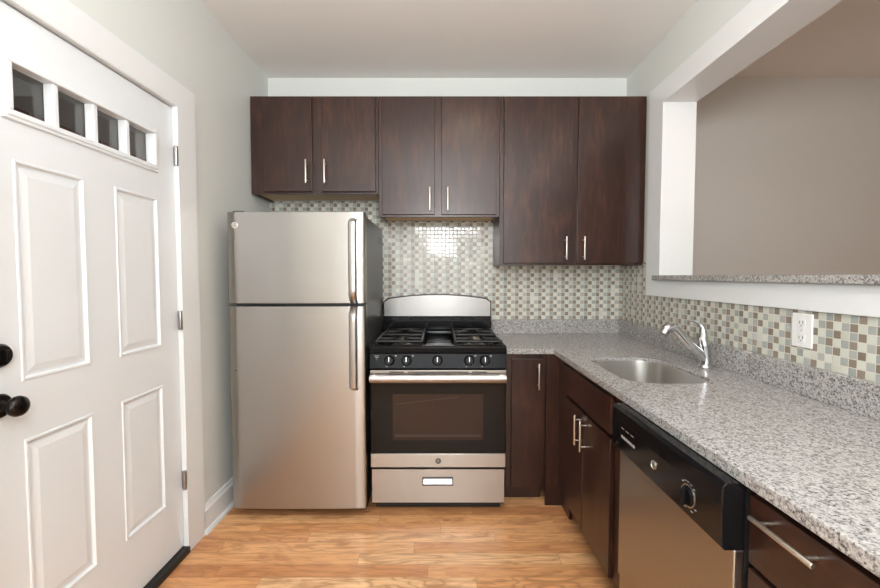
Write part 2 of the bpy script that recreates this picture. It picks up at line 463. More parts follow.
tag(link('trim_5', b, M['trim'], rot=True), 'white casing framing the pass-through opening', 'trim', **S)
b = B()
box(b, 1.475, 1.492, OY1 + 0.006, 2.65, 1.178, 2.445, 0.002); box(b, 1.475, 1.492, OY0, OY1, OZ1 + 0.006, 2.445, 0.002)
tag(link('trim_6', b, M['trim'], rot=True), 'white casing on the far side of the opening', 'trim', **S)

# mosaic backsplash fields
b = B()
box(b, -1.23, -0.40, 3.043, 3.05, 0.6, 1.84); box(b, -0.40, 0.385, 3.043, 3.05, 0.6, 1.70); box(b, 0.385, 1.335, 3.043, 3.05, 0.85, 1.385)
tag(link('trim_7', b, M['tileb']), 'glass mosaic backsplash on the back wall', 'backsplash', **S)
b = B()
box(b, 1.328, 1.335, 2.660, 3.05, 0.85, 1.385); box(b, 1.328, 1.335, -0.6, 2.665, 0.85, 1.19)
tag(link('trim_8', b, M['tiler'], rot=True), 'glass mosaic backsplash under the pass-through', 'backsplash', **S)

# porch behind the entry door
tag(link('wall_porch', bx(-3.0, -2.9, -1.0, 4.5, FLOOR, CEIL), M['brick']), 'dark brick wall outside seen through the door panes', 'wall', **S)
tag(link('ceiling_porch', bx(-3.0, -1.36, -1.0, 4.5, 2.45, 2.55), M['porch']), 'grey porch ceiling outside the entry door', 'ceiling', **S)
tag(link('floor_porch', bx(-3.0, -1.5, -1.0, 4.5, FLOOR - 0.12, FLOOR - 0.02), M['porch']), 'grey porch floor outside the entry door', 'floor', **S)
for k, yy in enumerate((0.9, 1.9, 2.9)):
    b = B()
    box(b, -2.9, -2.86, yy, yy + 0.55, 1.0, 1.05); box(b, -2.9, -2.86, yy, yy + 0.55, 2.29, 2.35)
    box(b, -2.9, -2.86, yy, yy + 0.06, 1.05, 2.29); box(b, -2.9, -2.86, yy + 0.49, yy + 0.55, 1.05, 2.29); box(b, -2.9, -2.88, yy + 0.06, yy + 0.49, 1.05, 2.29)
    tag(link('window_%d' % (k + 1), b, M['porch']), 'grey blank window on the brick wall outside', 'window', **S)

# ================================================================ ENTRY DOOR
door = thing('door_1', (-1.259, 1.527, -0.008), 'white panelled entry door with four small panes and black knob', 'door', **S)
ys = [DY0 + 0.003, 1.223, 1.469, 1.603, 1.846, DY1 - 0.003]
zs = [0.002, 0.255, 0.813, 0.987, 1.64, 1.765, 1.925, 2.074]
XD = -1.237; XB = -1.281
b = B()
def quad(pts): b.faces.new([b.verts.new(p) for p in pts])
prof = [(0, 0), (0.003, 0.0035), (0.009, 0.0035), (0.014, -0.0065), (0.021, -0.0065), (0.044, -0.001)]
for i in range(5):
    for j in range(7):
        y0, y1, z0, z1 = ys[i], ys[i + 1], zs[j], zs[j + 1]
        hole = j == 5 and i in (1, 2, 3)
        panel = j in (1, 3) and i in (1, 3)
        if not hole: quad([(XB, y1, z0), (XB, y0, z0), (XB, y0, z1), (XB, y1, z1)])
        if hole: continue
        if panel:
            R = [[b.verts.new((XD + d, yy, zz)) for yy, zz in ((y0 + o, z0 + o), (y1 - o, z0 + o), (y1 - o, z1 - o), (y0 + o, z1 - o))] for o, d in prof]
            for a, c in zip(R, R[1:]):
                for k in range(4): b.faces.new((a[k], a[(k + 1) % 4], c[(k + 1) % 4], c[k]))
            b.faces.new(R[-1])
        else: quad([(XD, y0, z0), (XD, y1, z0), (XD, y1, z1), (XD, y0, z1)])
y0, y1, z0, z1 = ys[0], ys[-1], zs[0], zs[-1]
for (a, c) in (((y0, z0), (y1, z0)), ((y1, z0), (y1, z1)), ((y1, z1), (y0, z1)), ((y0, z1), (y0, z0))):
    quad([(XD, *a), (XB, *a), (XB, *c), (XD, *c)])
y0, y1, z0, z1 = ys[1], ys[4], zs[5], zs[6]
for (a, c) in (((y0, z0), (y1, z0)), ((y1, z0), (y1, z1)), ((y1, z1), (y0, z1)), ((y0, z1), (y0, z0))):
    quad([(XD, *a), (XD, *c), (XB, *c), (XB, *a)])
bmesh.ops.remove_doubles(b, verts=b.verts, dist=0.0002)
bmesh.ops.recalc_face_normals(b, faces=b.faces)
link('door_leaf', b, M['door'], door)
# lite frame: stepped moulding ring + mullions
b = B()
def ring_frame(y0, y1, z0, z1, w_, xa, xb, bev):
    box(b, xa, xb, y0, y1, z0, z0 + w_, bev); box(b, xa, xb, y0, y1, z1 - w_, z1, bev)
    box(b, xa, xb, y0, y0 + w_, z0 + w_ - .001, z1 - w_ + .001, bev); box(b, xa, xb, y1 - w_, y1, z0 + w_ - .001, z1 - w_ + .001, bev)
WY0, WY1, WZ0, WZ1 = 1.196, 1.850, 1.750, 1.940
ring_frame(WY0, WY1, WZ0, WZ1, 0.013, XD - 0.002, XD + 0.009, 0.003)
ring_frame(WY0 + 0.010, WY1 - 0.010, WZ0 + 0.010, WZ1 - 0.010, 0.018, XD - 0.029, XD + 0.014, 0.004)
g0, g1 = WY0 + 0.027, WY1 - 0.027
MW = 0.019; pw = (g1 - g0 - 3 * MW) / 4
for k in range(1, 4):
    yc = g0 + k * pw + (k - 1) * MW
    box(b, XD - 0.029, XD + 0.004, yc, yc + MW, WZ0 + 0.02, WZ1 - 0.02, 0.003)
lite = link('window_frame', b, M['door'], door)
lite['label'] = 'raised white frame dividing the four small panes'
b = B()
for k in range(4): box(b, XD - 0.033, XD - 0.0285, g0 + k * (pw + MW) - 0.004, g0 + k * (pw + MW) + pw + 0.004, WZ0 + 0.024, WZ1 - 0.024)
link('glass_pane', b, M['glass'], lite)
for zc in (1.855, 1.092, 0.325):
    b = B(); cyl(b, (-1.219, 1.957, zc - 0.045), (-1.219, 1.957, zc + 0.045), 0.0085, bev=0.001)
    for q in (-0.028, 0, 0.028): cyl(b, (-1.219, 1.957, zc + q - .001), (-1.219, 1.957, zc + q + .001), 0.0092)
    box(b, -1.236, -1.222, 1.962, 1.9665, zc - 0.042, zc + 0.042)
    h = link('hinge', b, M['polished'], door, smooth=True); h['label'] = 'satin nickel hinge'
b = B(); lathe(b, [(0, 0), (0.033, 0), (0.034, 0.004), (0.030, 0.009), (0.016, 0.011), (0.0125, 0.016), (0.0125, 0.030), (0.018, 0.036), (0.027, 0.044), (0.0295, 0.053), (0.027, 0.062), (0.020, 0.068), (0.008, 0.0705), (0, 0.0705)], (XD, 1.158, 0.935), (1, 0, 0))
link('door_knob', b, M['orb'], door, smooth=True)['label'] = 'dark bronze round knob'
b = B(); lathe(b, [(0, 0), (0.034, 0), (0.0335, 0.008), (0.028, 0.015), (0.012, 0.017), (0, 0.017)], (XD, 1.160, 1.077), (1, 0, 0))
db = link('deadbolt', b, M['orb'], door, smooth=True); db['label'] = 'dark bronze round deadbolt plate'
b = B(); box(b, XD + 0.014, XD + 0.033, 1.156, 1.164, 1.062, 1.094, 0.003)
link('thumb_turn', b, M['orb'], db, smooth=True)

# ================================================================ CABINETS
def pull(parent, p0, p1, out, r=0.0052, stand=0.032, inset=0.022):
    """bar pull from p0 to p1 (points on the bar), out = unit vector away from the face"""
    p0, p1, out = Vector(p0), Vector(p1), Vector(out)
    b = B(); d = (p1 - p0).normalized()
    cyl(b, p0, p1, r, seg=16, bev=0.001)
    for q in (p0 + d * inset, p1 - d * inset):
        cyl(b, q, q - out * stand, r * 0.72, seg=12)
    h = link('handle', b, M['nickel'], parent, smooth=True); h['label'] = 'slim satin nickel bar handle'
    return h

def upper(name, label, x0, x1, z0, doors, pulls):
    ls_ = doors[0][0] - x0 + 0.012; rs_ = x1 - doors[1][1] + 0.012
    YF = 2.740
    t = thing(name, ((x0 + x1) / 2, (YF + 3.04) / 2, z0), label, 'cabinet', 'dark wall cabinets')
    Z1 = 2.455
    b = B()
    box(b, x0, x0 + 0.018, YF + 0.018, 3.042, z0, Z1); box(b, x1 - 0.018, x1, YF + 0.018, 3.042, z0, Z1)
    box(b, x0 + 0.018, x1 - 0.018, 3.03, 3.042, z0 + 0.018, Z1)
    box(b, x0 + 0.018, x1 - 0.018, YF + 0.018, 3.03, Z1 - 0.018, Z1)
    link('cabinet_body', b, M['wood'], t)
    b = B(); mid = (doors[0][1] + doors[1][0]) / 2
    box(b, x0, x0 + ls_, YF, YF + 0.018, z0, Z1, .001); box(b, x1 - rs_, x1, YF, YF + 0.018, z0, Z1, .001)
    box(b, mid - 0.05, mid + 0.05, YF, YF + 0.018, z0 + 0.038, Z1 - 0.038)
    box(b, x0 + ls_, x1 - rs_, YF, YF + 0.018, z0, z0 + 0.038, .001); box(b, x0 + ls_, x1 - rs_, YF, YF + 0.018, Z1 - 0.038, Z1, .001)
    link('face_frame', b, M['wood'], t)
    link('bottom_panel', bx(x0 + 0.018, x1 - 0.018, YF + 0.018, 3.03, z0 + 0.012, z0 + 0.022), M['under'], t)['label'] = 'bare tan underside panel'
    for (a, c), px in zip(doors, pulls):
        d = link('cabinet_door', bx(a, c, YF - 0.0195, YF - 0.0005, z0 + 0.014, Z1 - 0.010, 0.0022), M['wood'], t)
        zb = z0 + (0.058 if z0 < 1.8 else 0.062)
        if z0 < 1.5: zb = z0 + 0.034
        if 1.5 < z0 < 1.8: zb = z0 + 0.034
        pull(d, (px, YF - 0.052, zb), (px, YF - 0.052, zb + 0.150), (0, -1, 0))
    return t
upper('wall_cabinet', 'short dark wood two-door wall cabinet above the refrigerator', -1.222, -0.398, 1.830,
      [(-1.140, -0.822), (-0.760, -0.417)], [-0.855, -0.737])
upper('wall_cabinet', 'dark wood two-door wall cabinet above the gas range', -0.396, 0.385, 1.684,
      [(-0.372, -0.034), (0.010, 0.366)], [-0.065, 0.050])
upper('wall_cabinet', 'tall dark wood two-door wall cabinet beside the pass-through', 0.387, 1.331, 1.370,
      [(0.412, 0.852), (0.890, 1.318)], [0.812, 0.928])

ZT = 0.850   # underside of the worktop
# narrow base cabinet
t = thing('base_cabinet', (0.49, 2.72, FLOOR), 'narrow dark wood base cabinet right of the gas range', 'cabinet', 'dark base cabinets')
b = B()
box(b, 0.385, 0.403, 2.428, 3.035, 0.05, ZT); box(b, 0.60, 0.618, 2.428, 3.035, 0.05, ZT); box(b, 0.403, 0.60, 2.428, 3.035, 0.05, 0.068); box(b, 0.403, 0.60, 3.02, 3.035, 0.068, ZT)
link('cabinet_body', b, M['wood'], t)
b = B(); box(b, 0.385, 0.423, 2.410, 2.428, 0.05, ZT); box(b, 0.582, 0.618, 2.410, 2.428, 0.05, ZT); box(b, 0.423, 0.59, 2.410, 2.428, ZT - 0.05, ZT); box(b, 0.423, 0.59, 2.410, 2.428, 0.05, 0.09)
link('face_frame', b, M['wood'], t)
d = link('cabinet_door', bx(0.414, 0.596, 2.3905, 2.4095, 0.068, 0.820, 0.0022), M['wood'], t)
pull(d, (0.566, 2.362, 0.648), (0.566, 2.362, 0.800), (0, -1, 0))
link('toe_kick', bx(0.385, 0.605, 2.470, 2.485, FLOOR, 0.05), M['wood'], t)

# sink base cabinet
t = thing('sink_base_cabinet', (0.99, 1.95, FLOOR), 'dark wood sink cabinet with two doors beside the dishwasher', 'cabinet', 'dark base cabinets')
b = B()
box(b, 0.703, 1.27, 1.462, 1.480, 0.04, ZT); box(b, 0.703, 1.27, 2.36, 2.378, 0.04, ZT); box(b, 0.703, 1.27, 1.480, 2.36, 0.07, 0.088); box(b, 1.255, 1.27, 1.480, 2.36, 0.088, ZT)
link('cabinet_body', b, M['wood'], t)
b = B()
box(b, 0.685, 0.703, 1.462, 1.625, 0.088, ZT); box(b, 0.685, 0.703, 2.18, 2.378, 0.088, ZT); box(b, 0.685, 0.703, 1.625, 2.18, 0.815, ZT)
box(b, 0.685, 0.703, 1.625, 2.18, 0.645, 0.69); box(b, 0.685, 0.703, 1.625, 2.18, 0.088, 0.12); box(b, 0.685, 0.703, 1.87, 1.97, 0.12, 0.645)
link('face_frame', b, M['wood'], t)
link('corner_filler', bx(0.612, 0.735, 2.379, 2.395, FLOOR, ZT), M['wood'], t)
b = B(); box(b, 0.708, 0.724, 2.237, 2.378, FLOOR, 0.088); box(b, 0.760, 0.775, 1.462, 2.237, FLOOR, 0.07)
link('toe_kick', b, M['wood'], t)
link('drawer_front', bx(0.665, 0.6845, 1.608, 2.256, 0.681, 0.826, 0.0022), M['woodh'], t)
d = link('cabinet_door', bx(0.665, 0.6845, 1.922, 2.203, 0.103, 0.662, 0.0022), M['wood'], t)
pull(d, (0.640, 1.960, 0.496), (0.640, 1.960, 0.640), (-1, 0, 0), stand=0.026)
d = link('cabinet_door', bx(0.665, 0.6845, 1.608, 1.917, 0.103, 0.662, 0.0022), M['wood'], t)
pull(d, (0.640, 1.882, 0.496), (0.640, 1.882, 0.640), (-1, 0, 0), stand=0.026)

# drawer base cabinet
t = thing('drawer_cabinet', (0.97, 0.53, FLOOR), 'dark wood drawer cabinet nearest the viewer beside the dishwasher', 'cabinet', 'dark base cabinets')
b = B()
box(b, 0.703, 1.26, 0.22, 0.882, 0.07, ZT)
link('cabinet_body', b, M['wood'], t)
link('face_frame', bx(0.685, 0.703, 0.22, 0.882, 0.07, ZT), M['wood'], t)
link('toe_kick', bx(0.760, 0.775, 0.22, 0.882, FLOOR, 0.07), M['wood'], t)
for z0, z1 in ((0.684, 0.832), (0.385, 0.672), (0.090, 0.372)):
    d = link('drawer', bx(0.665, 0.6845, 0.24, 0.877, z0, z1, 0.0022), M['woodh'], t)
    zc = z1 - 0.029 if z0 > 0.65 else z1 - 0.06
    pull(d, (0.638, 0.694, zc), (0.638, 0.841, zc), (-1, 0, 0), stand=0.028, r=0.0055)

# ================================================================ COUNTERTOP
def rrect(x0, x1, y0, y1, r, n=8, dr=None):
    out = []
    for cx, cy, a0 in ((x1 - r, y1 - r, 0), (x0 + r, y1 - r, 90), (x0 + r, y0 + r, 180), (x1 - r, y0 + r, 270)):
        for k in range(n + 1):
            a = math.radians(a0 + 90 * k / n); out.append((cx + r * math.cos(a), cy + r * math.sin(a)))
    return out
SX0, SX1, SY0, SY1 = 0.745, 1.105, 1.615, 2.130
ct = thing('countertop', (0.97, 1.6, ZT), 'speckled grey granite countertop running round the corner', 'countertop')
b = B()
outer = [(0.385, 3.043), (0.385, 2.385), (0.646, 2.385), (0.652, 2.379), (0.652, 0.20), (1.285, 0.20), (1.326, 3.043)]
hole = rrect(SX0, SX1, SY0, SY1, 0.12, 8)
top = 0.881
def loop(pts, z):
    vsx = [b.verts.new((x, y, z)) for x, y in pts]
    return vsx, [b.edges.new((vsx[i], vsx[(i + 1) % len(vsx)])) for i in range(len(vsx))]
for z in (top, ZT + 0.001):
    v1, e1 = loop(outer, z); v2, e2 = loop(hole, z)
    bmesh.ops.triangle_fill(b, use_beauty=True, use_dissolve=False, edges=e1 + e2)
    if z == top: T = (v1, v2)
    else:
        for A_, B_ in zip(T, (v1, v2)):
            n = len(A_)
            for i in range(n): b.faces.new((A_[i], A_[(i + 1) % n], B_[(i + 1) % n], B_[i]))
bmesh.ops.recalc_face_normals(b, faces=b.faces)
slab = link('counter_slab', b, M['granite'], ct)
md = slab.modifiers.new('bevel', 'BEVEL'); md.width = 0.003; md.segments = 2; md.limit_method = 'ANGLE'; md.angle_limit = math.radians(60)
link('backsplash_strip', bx(0.385, 1.325, 3.022, 3.042, top + .0005, 0.985, 0.0015), M['granite'], ct)
link('backsplash_strip', bx(1.298, 1.327, 0.20, 3.021, top + .0005, 0.985, 0.0015), M['granite'], ct, rot=True)

# bar ledge
b = B(); box(b, 1.292, 1.62, OY0 + 0.014, OY1 - 0.0135, 1.2755, 1.304, 0.003)
box(b, 1.292, 1.3155, OY1 - 0.03, OY1 + 0.035, 1.2755, 1.304, 0.003)
tag(link('bar_ledge', b, M['granite'], rot=True), 'thin grey granite ledge on the sill of the pass-through', 'ledge')

# sink
t = thing('sink', ((SX0 + SX1) / 2, (SY0 + SY1) / 2, 0.68), 'stainless steel undermount sink in the granite countertop', 'sink')
b = B()
levels = [(-0.001, 0.867, .12), (-0.0045, 0.868, .12), (-0.005, 0.862, .12), (0.002 - 0.014, 0.74, .11), (-0.02, 0.705, .105), (-0.045, 0.688, .09), (-0.11, 0.682, .05)]
prev = None
for off, z, r in levels:
    vs_ = [b.verts.new((x, y, z)) for x, y in rrect(SX0 - off, SX1 + off, SY0 - off, SY1 + off, r, 10)]
    if prev:
        for i in range(len(vs_)): b.faces.new((prev[i], prev[(i + 1) % len(vs_)], vs_[(i + 1) % len(vs_)], vs_[i]))
    prev = vs_
b.faces.new(prev)
bmesh.ops.recalc_face_normals(b, faces=b.faces)
bo = link('basin', b, M['sink'], t, smooth=True)
md = bo.modifiers.new('solid', 'SOLIDIFY'); md.thickness = 0.0012; md.offset = -1
b = B(); lathe(b, [(0, 0.001), (0.018, 0.001), (0.022, 0.003), (0.040, 0.0045), (0.043, 0.001), (0.043, 0)], ((SX0 + SX1) / 2, (SY0 + SY1) / 2 + .02, 0.6835), (0, 0, 1))
link('drain', b, M['chrome'], t, smooth=True)

# faucet
FX, FY = 1.212, 1.893
t = thing('faucet', (FX, FY, top), 'chrome single-lever faucet with low arched spout behind the sink', 'faucet')
b = B(); lathe(b, [(0, 0), (0.030, 0), (0.031, 0.004), (0.028, 0.009), (0.0255, 0.016), (0, 0.016)], (FX, FY, top + 0.001), (0.0, 0, 1))
tube(b, [(FX, FY, top + 0.004), (FX - 0.002, FY, top + 0.056), (FX - 0.010, FY, top + 0.107), (FX - 0.018, FY, top + 0.135)], [0.0245, 0.0235, 0.0245, 0.0215], seg=28)
tube(b, [(FX - 0.017, FY, top + 0.129), (FX - 0.020, FY, top + 0.141), (FX - 0.021, FY, top + 0.147)], [0.0214, 0.018, 0.008], seg=28)
link('faucet_body', b, M['chrome'], t, smooth=True)
def fz(pts): return [(x, FY, z) for x, z in pts]
b = B(); tube(b, fz([(1.208, 0.925), (1.172, 0.955), (1.133, 0.992), (1.097, 1.032), (1.068, 1.060), (1.044, 1.067), (1.026, 1.054)]), [0.022, 0.023, 0.021, 0.019, 0.019, 0.021, 0.022], seg=20)
sp_ = link('spout', b, M['chrome'], t, smooth=True)
b = B(); cyl(b, (1.030, FY, 1.058), (1.014, FY, 1.036), 0.0228, 0.020, bev=0.002)
link('spray_head', b, M['polished'], sp_, smooth=True)
b = B(); tube(b, fz([(1.196, 0.995), (1.198, 1.030), (1.194, 1.062), (1.180, 1.083), (1.158, 1.094), (1.132, 1.097)]), [0.0205, 0.018, 0.0135, 0.009, 0.0065, 0.0045], seg=18)
link('lever', b, M['chrome'], t, smooth=True)

# outlet
t = thing('electrical_outlet', (1.325 - 0.0255, 1.492, 1.045), 'white duplex outlet plate on the mosaic backsplash', 'outlet')
XO = 1.328
link('cover_plate', bx(XO - 0.0065, XO, 1.449, 1.535, 1.044, 1.166, 0.003), M['plastic'], t, rot=True)
for zc in (1.078, 1.132):
    b = B(); prism(b, [(1.492 + 0.018 * math.cos(a) , zc + 0.0155 * math.copysign(min(abs(math.sin(a)) * 1.25, 0.9), math.sin(a))) for a in [2 * math.pi * k / 32 for k in range(32)]], 'X', XO - 0.0085, XO - 0.0064)
    r = link('receptacle', b, M['plastic'], t, rot=True)
    b = B()
    for yy, hh in ((1.485, 0.006), (1.499, 0.005)): box(b, XO - 0.0088, XO - 0.0084, yy - 0.0012, yy + 0.0012, zc + 0.002 - hh, zc + 0.002 + hh)
    cyl(b, (XO - 0.0088, 1.492, zc - 0.009), (XO - 0.0084, 1.492, zc - 0.009), 0.0022)
    link('slot', b, M['slot'], r, rot=True)
b = B(); cyl(b, (XO - 0.0078, 1.492, 1.105), (XO - 0.006, 1.492, 1.105), 0.0032, bev=.0006)
link('screw', b, M['nickel'], t, rot=True)

# small wall hook above fridge side is part of the print on photo; badge helper
def badge(parent, c, r, out, mat_disc, mat_mark, name='badge'):
    """round maker's badge: disc, rim and interlaced script strokes"""
    c, out = Vector(c), Vector(out)
    b = B(); lathe(b, [(0, 0.0025), (r * 0.86, 0.0025), (r * 0.9, 0.004), (r, 0.003), (r, 0)], c, out)
    d = link(name, b, mat_disc, parent, smooth=True)
    side = Vector((0, 0, 1)).cross(out) * -1
    side = out.cross(Vector((0, 0, 1))) * -1
    up = Vector((0, 0, 1))
    b = B()
    def P(u, v): return c + out * 0.0032 + side * (u * r) + up * (v * r)
    # script G
    tube(b, [P(-.05, .30), P(-.22, .45), P(-.48, .30), P(-.55, -.05), P(-.38, -.38), P(-.12, -.30), P(-.08, 0), P(-.30, .0)], r * 0.055, seg=6, steps=4)
    # script E
    tube(b, [P(.48, .32), P(.26, .46), P(.12, .28), P(.28, .05), P(.10, -.12), P(.14, -.36), P(.36, -.40), P(.56, -.18)], r * 0.055, seg=6, steps=4)
    link('emblem', b, mat_mark, d, smooth=True)
    return d

# ================================================================ REFRIGERATOR
fr = thing('refrigerator', (-0.762, 2.62, FLOOR), 'stainless steel top-freezer refrigerator with dark grey sides', 'refrigerator')
b = B(); box(b, -1.127, -0.408, 2.312, 2.985, 0.005, 1.628, 0.006)
link('cabinet_body', b, M['dgrey'], fr)['label'] = 'dark grey textured cabinet body'
FX0, FX1 = -1.133, -0.402
def fdoor(z0, z1):
    b = B()
    n = 14; poly = []
    for k in range(n + 1):
        u = k / n; x = FX0 + 0.012 + (FX1 - FX0 - 0.024) * u
        poly.append((x, 2.232 - 0.006 * (1 - (2 * u - 1) ** 2)))
    poly = [(FX0, 2.300), (FX0, 2.246), (FX0 + 0.003, 2.237)] + poly + [(FX1 - 0.003, 2.237), (FX1, 2.246), (FX1, 2.300)]
    prism(b, poly, 'Z', z0, z1)
    d = link('refrigerator_door', b, M['steeld'], fr, smooth=True)
    md = d.modifiers.new('bevel', 'BEVEL'); md.width = 0.002; md.segments = 2; md.limit_method = 'ANGLE'; md.angle_limit = math.radians(50)
    g = link('gasket', bx(FX0 + 0.01, FX1 - 0.01, 2.300, 2.312, z0 + 0.008, z1 - 0.008), M['gap'], d)
    return d
d1 = fdoor(1.154, 1.640); d1['label'] = 'upper freezer door'
d2 = fdoor(0.030, 1.138); d2['label'] = 'lower fresh food door'
def fhandle(door, z0, z1, top_end):
    # flattened bar bowing away from the door, its ends turned back to the face
    b = B(); XH = -0.459; prof = []
    n = 20
    for k in range(n + 1):
        u = k / n; s = u if top_end else 1 - u     # s = 0 at the end nearest the split
        z = z0 + (z1 - z0) * u
        y = 2.2335 - 0.048 * min(1, math.sin(min(1, (s + 0.0) / 0.10) * math.pi / 2)) * min(1, math.sin(min(1, (1 - s) / 0.05 + 0.02) * math.pi / 2))
        prof.append((y, z))
    half = 0.0205
    t_ = bmesh.new(); rings = []
    for k, (y, z) in enumerate(prof):
        y2, z2 = prof[min(k + 1, n)]; y1_, z1_ = prof[max(k - 1, 0)]
        tn = Vector((0, y2 - y1_, z2 - z1_)).normalized(); nn = Vector((0, -tn.z, tn.y)); nn = nn if nn.y < 0 else -nn
        ring = []
        for m_ in range(16):
            a = 2 * math.pi * m_ / 16
            ring.append(t_.verts.new(Vector((XH + half * math.copysign(abs(math.cos(a)) ** 0.7, math.cos(a)), y, z)) + nn * 0.0075 * math.sin(a)))
        rings.append(ring)
    for a, c in zip(rings, rings[1:]):
        for m_ in range(16): t_.faces.new((a[m_], a[(m_ + 1) % 16], c[(m_ + 1) % 16], c[m_]))
    t_.faces.new(rings[0]); t_.faces.new(rings[-1])
    bmesh.ops.recalc_face_normals(t_, faces=t_.faces); merge(b, t_)
    link('handle', b, M['polished'], door, smooth=True)['label'] = 'bowed polished steel handle'
fhandle(d1, 1.158, 1.600, True)
fhandle(d2, 0.690, 1.134, False)
badge(d1, (-1.090, 2.2325, 1.570), 0.0175, (0, -1, 0), M['nickel'], M['dgrey'])
b = B(); cyl(b, (-1.098, 2.237, 0.792), (-1.098, 2.231, 0.792), 0.004); link('door_stop', b, M['gap'], d2)
b = B(); box(b, -1.116, -1.055, 2.262, 2.33, 1.630, 1.650, 0.006); link('hinge_cover', b, M['gap'], fr)
b = B()
box(b, -1.10, -0.42, 2.33, 2.35, FLOOR + 0.012, 0.02)
for k in range(14): box(b, -1.08 + k * 0.047, -1.05 + k * 0.047, 2.325, 2.331, FLOOR + 0.022, 0.012)
link('toe_grille', b, M['gap'], fr)
for x in (-1.06, -0.46):
    for y in (2.37, 2.93):
        b = B(); cyl(b, (x, y, FLOOR), (x, y, 0.006), 0.018); link('foot', b, M['gap'], fr)
b = B()
for z in (1.555, 1.512): box(b, -0.4085, -0.405, 2.80, 2.90, z, z + 0.004)
for y in (2.80, 2.896): box(b, -0.4085, -0.405, y, y + 0.004, 1.512, 1.559)
link('side_label', b, M['dgrey'], fr)

# ================================================================ GAS RANGE
RX0, RX1 = -0.387, 0.366
rg = thing('gas_range', (-0.0075, 2.65, FLOOR), 'black and stainless steel gas range between refrigerator and base cabinet', 'stove')
b = B(); box(b, RX0 + 0.004, RX1 - 0.004, 2.318, 2.985, 0.01, 0.872, 0.003)
link('range_body', b, M['black'], rg)
# control panel, sloped, with rolled top
b = B()
prism(b, [(2.318, 0.787), (2.283, 0.787), (2.278, 0.792), (2.290, 0.872), (2.284, 0.878), (2.284, 0.907), (2.290, 0.915), (2.318, 0.917)], 'X', RX0, RX1)
pnl = link('control_panel', b, M['blackp'], rg)
md = pnl.modifiers.new('bevel', 'BEVEL'); md.width = 0.002; md.segments = 2
slope = Vector((0, -1, 0.138)).normalized()
def knob(x, lab):
    c = Vector((x, 2.2835, 0.836))
    b = B(); lathe(b, [(0, 0), (0.0285, 0), (0.0290, 0.004), (0.0245, 0.007), (0.0225, 0.018), (0.0205, 0.022), (0, 0.022)], c, slope, 28)
    k = link('control_knob', b, M['blackp'], pnl, smooth=True)
    up = Vector((1, 0, 0)).cross(slope) * -1
    if up.z < 0: up = -up
    b = B(); t_ = bmesh.new()
    bmesh.ops.create_cube(t_, size=1); bmesh.ops.scale(t_, vec=(0.0085, 0.046, 0.014), verts=t_.verts)
    bmesh.ops.bevel(t_, geom=list(t_.edges), offset=0.0025, segments=2, affect='EDGES')
    mt = Matrix((Vector((1, 0, 0)), up, slope)).transposed().to_4x4(); mt.translation = c + slope * 0.026
    merge(b, t_, mt); gp = link('grip', b, M['blackp'], k, smooth=True)
    b = B(); t_ = bmesh.new(); bmesh.ops.create_cube(t_, size=1); bmesh.ops.scale(t_, vec=(0.0028, 0.026, 0.001), verts=t_.verts)
    mt = Matrix((Vector((1, 0, 0)), up, slope)).transposed().to_4x4(); mt.translation = c + slope * 0.0332 + up * 0.006
    merge(b, t_, mt); pass
    bmesh.ops.translate(b, vec=(0, 0, ZO), verts=b.verts); bmesh.ops.translate(b, vec=-world_loc(gp), verts=b.verts)
    me_ = gp.data; tb = bmesh.new(); tb.from_mesh(me_); n0 = len(tb.faces); tm = bpy.data.meshes.new('tmp'); b.to_mesh(tm); b.free(); tb.from_mesh(tm); bpy.data.meshes.remove(tm)
    tb.faces.ensure_lookup_table()
    for f_ in tb.faces[n0:]: f_.material_index = 1
    tb.to_mesh(me_); tb.free(); me_.materials.append(M['nickel'])
for x, l in ((-0.278, 1), (-0.184, 1), (-0.014, 0), (0.160, 1), (0.246, 1)): knob(x, l)
# small pale burner symbols beside the knobs
def print_strip(name, parent, x, z, w_, h_):
    y = 2.2785 + (z - 0.792) * 0.138
    b = B(); box(b, x, x + w_, y - 0.0006, y + 0.0006, z, z + h_); link(name, b, M['mark'], parent)
for x in (-0.278, -0.184, 0.160, 0.246):
    print_strip('burner_symbol', pnl, x + 0.030, 0.857, 0.009, 0.007)
    print_strip('low_mark', pnl, x - 0.020, 0.800, 0.011, 0.003)
for dx, dz, w_ in ((0, 0.022, 0.026), (0.004, 0.014, 0.018), (0.010, 0.002, 0.005)): print_strip('warning_text', pnl, -0.362 + dx, 0.836 + dz, w_, 0.003)
# cooktop: rimmed pan
b = B()
box(b, RX0, RX1, 2.318, 2.925, 0.872, 0.888, 0.002)
box(b, RX0, RX1, 2.300, 2.330, 0.886, 0.9165, 0.004); box(b, RX0, RX0 + 0.020, 2.32, 2.925, 0.886, 0.9165, 0.004)
box(b, RX1 - 0.020, RX1, 2.32, 2.925, 0.886, 0.9165, 0.004); box(b, RX0, RX1, 2.895, 2.925, 0.886, 0.9165, 0.004)
box(b, -0.090, 0.075, 2.345, 2.89, 0.886, 0.892, 0.002)
link('cooktop', b, M['black'], rg, smooth=True)
for bx_, by in ((-0.225, 2.455), (-0.225, 2.765), (0.210, 2.455), (0.210, 2.765)):
    b = B(); lathe(b, [(0, 0), (0.075, 0), (0.07, 0.004), (0.05, 0.005), (0.045, 0.014), (0.036, 0.017), (0, 0.017)], (bx_, by, 0.888), (0, 0, 1), 28)
    bn = link('burner', b, M['nickel'], rg, smooth=True); bn['label'] = 'round aluminium burner base with black cap'
    b = B(); lathe(b, [(0, 0), (0.034, 0), (0.036, 0.003), (0.034, 0.008), (0, 0.009)], (bx_, by, 0.905), (0, 0, 1), 28)
    link('burner_cap', b, M['iron'], bn, smooth=True)
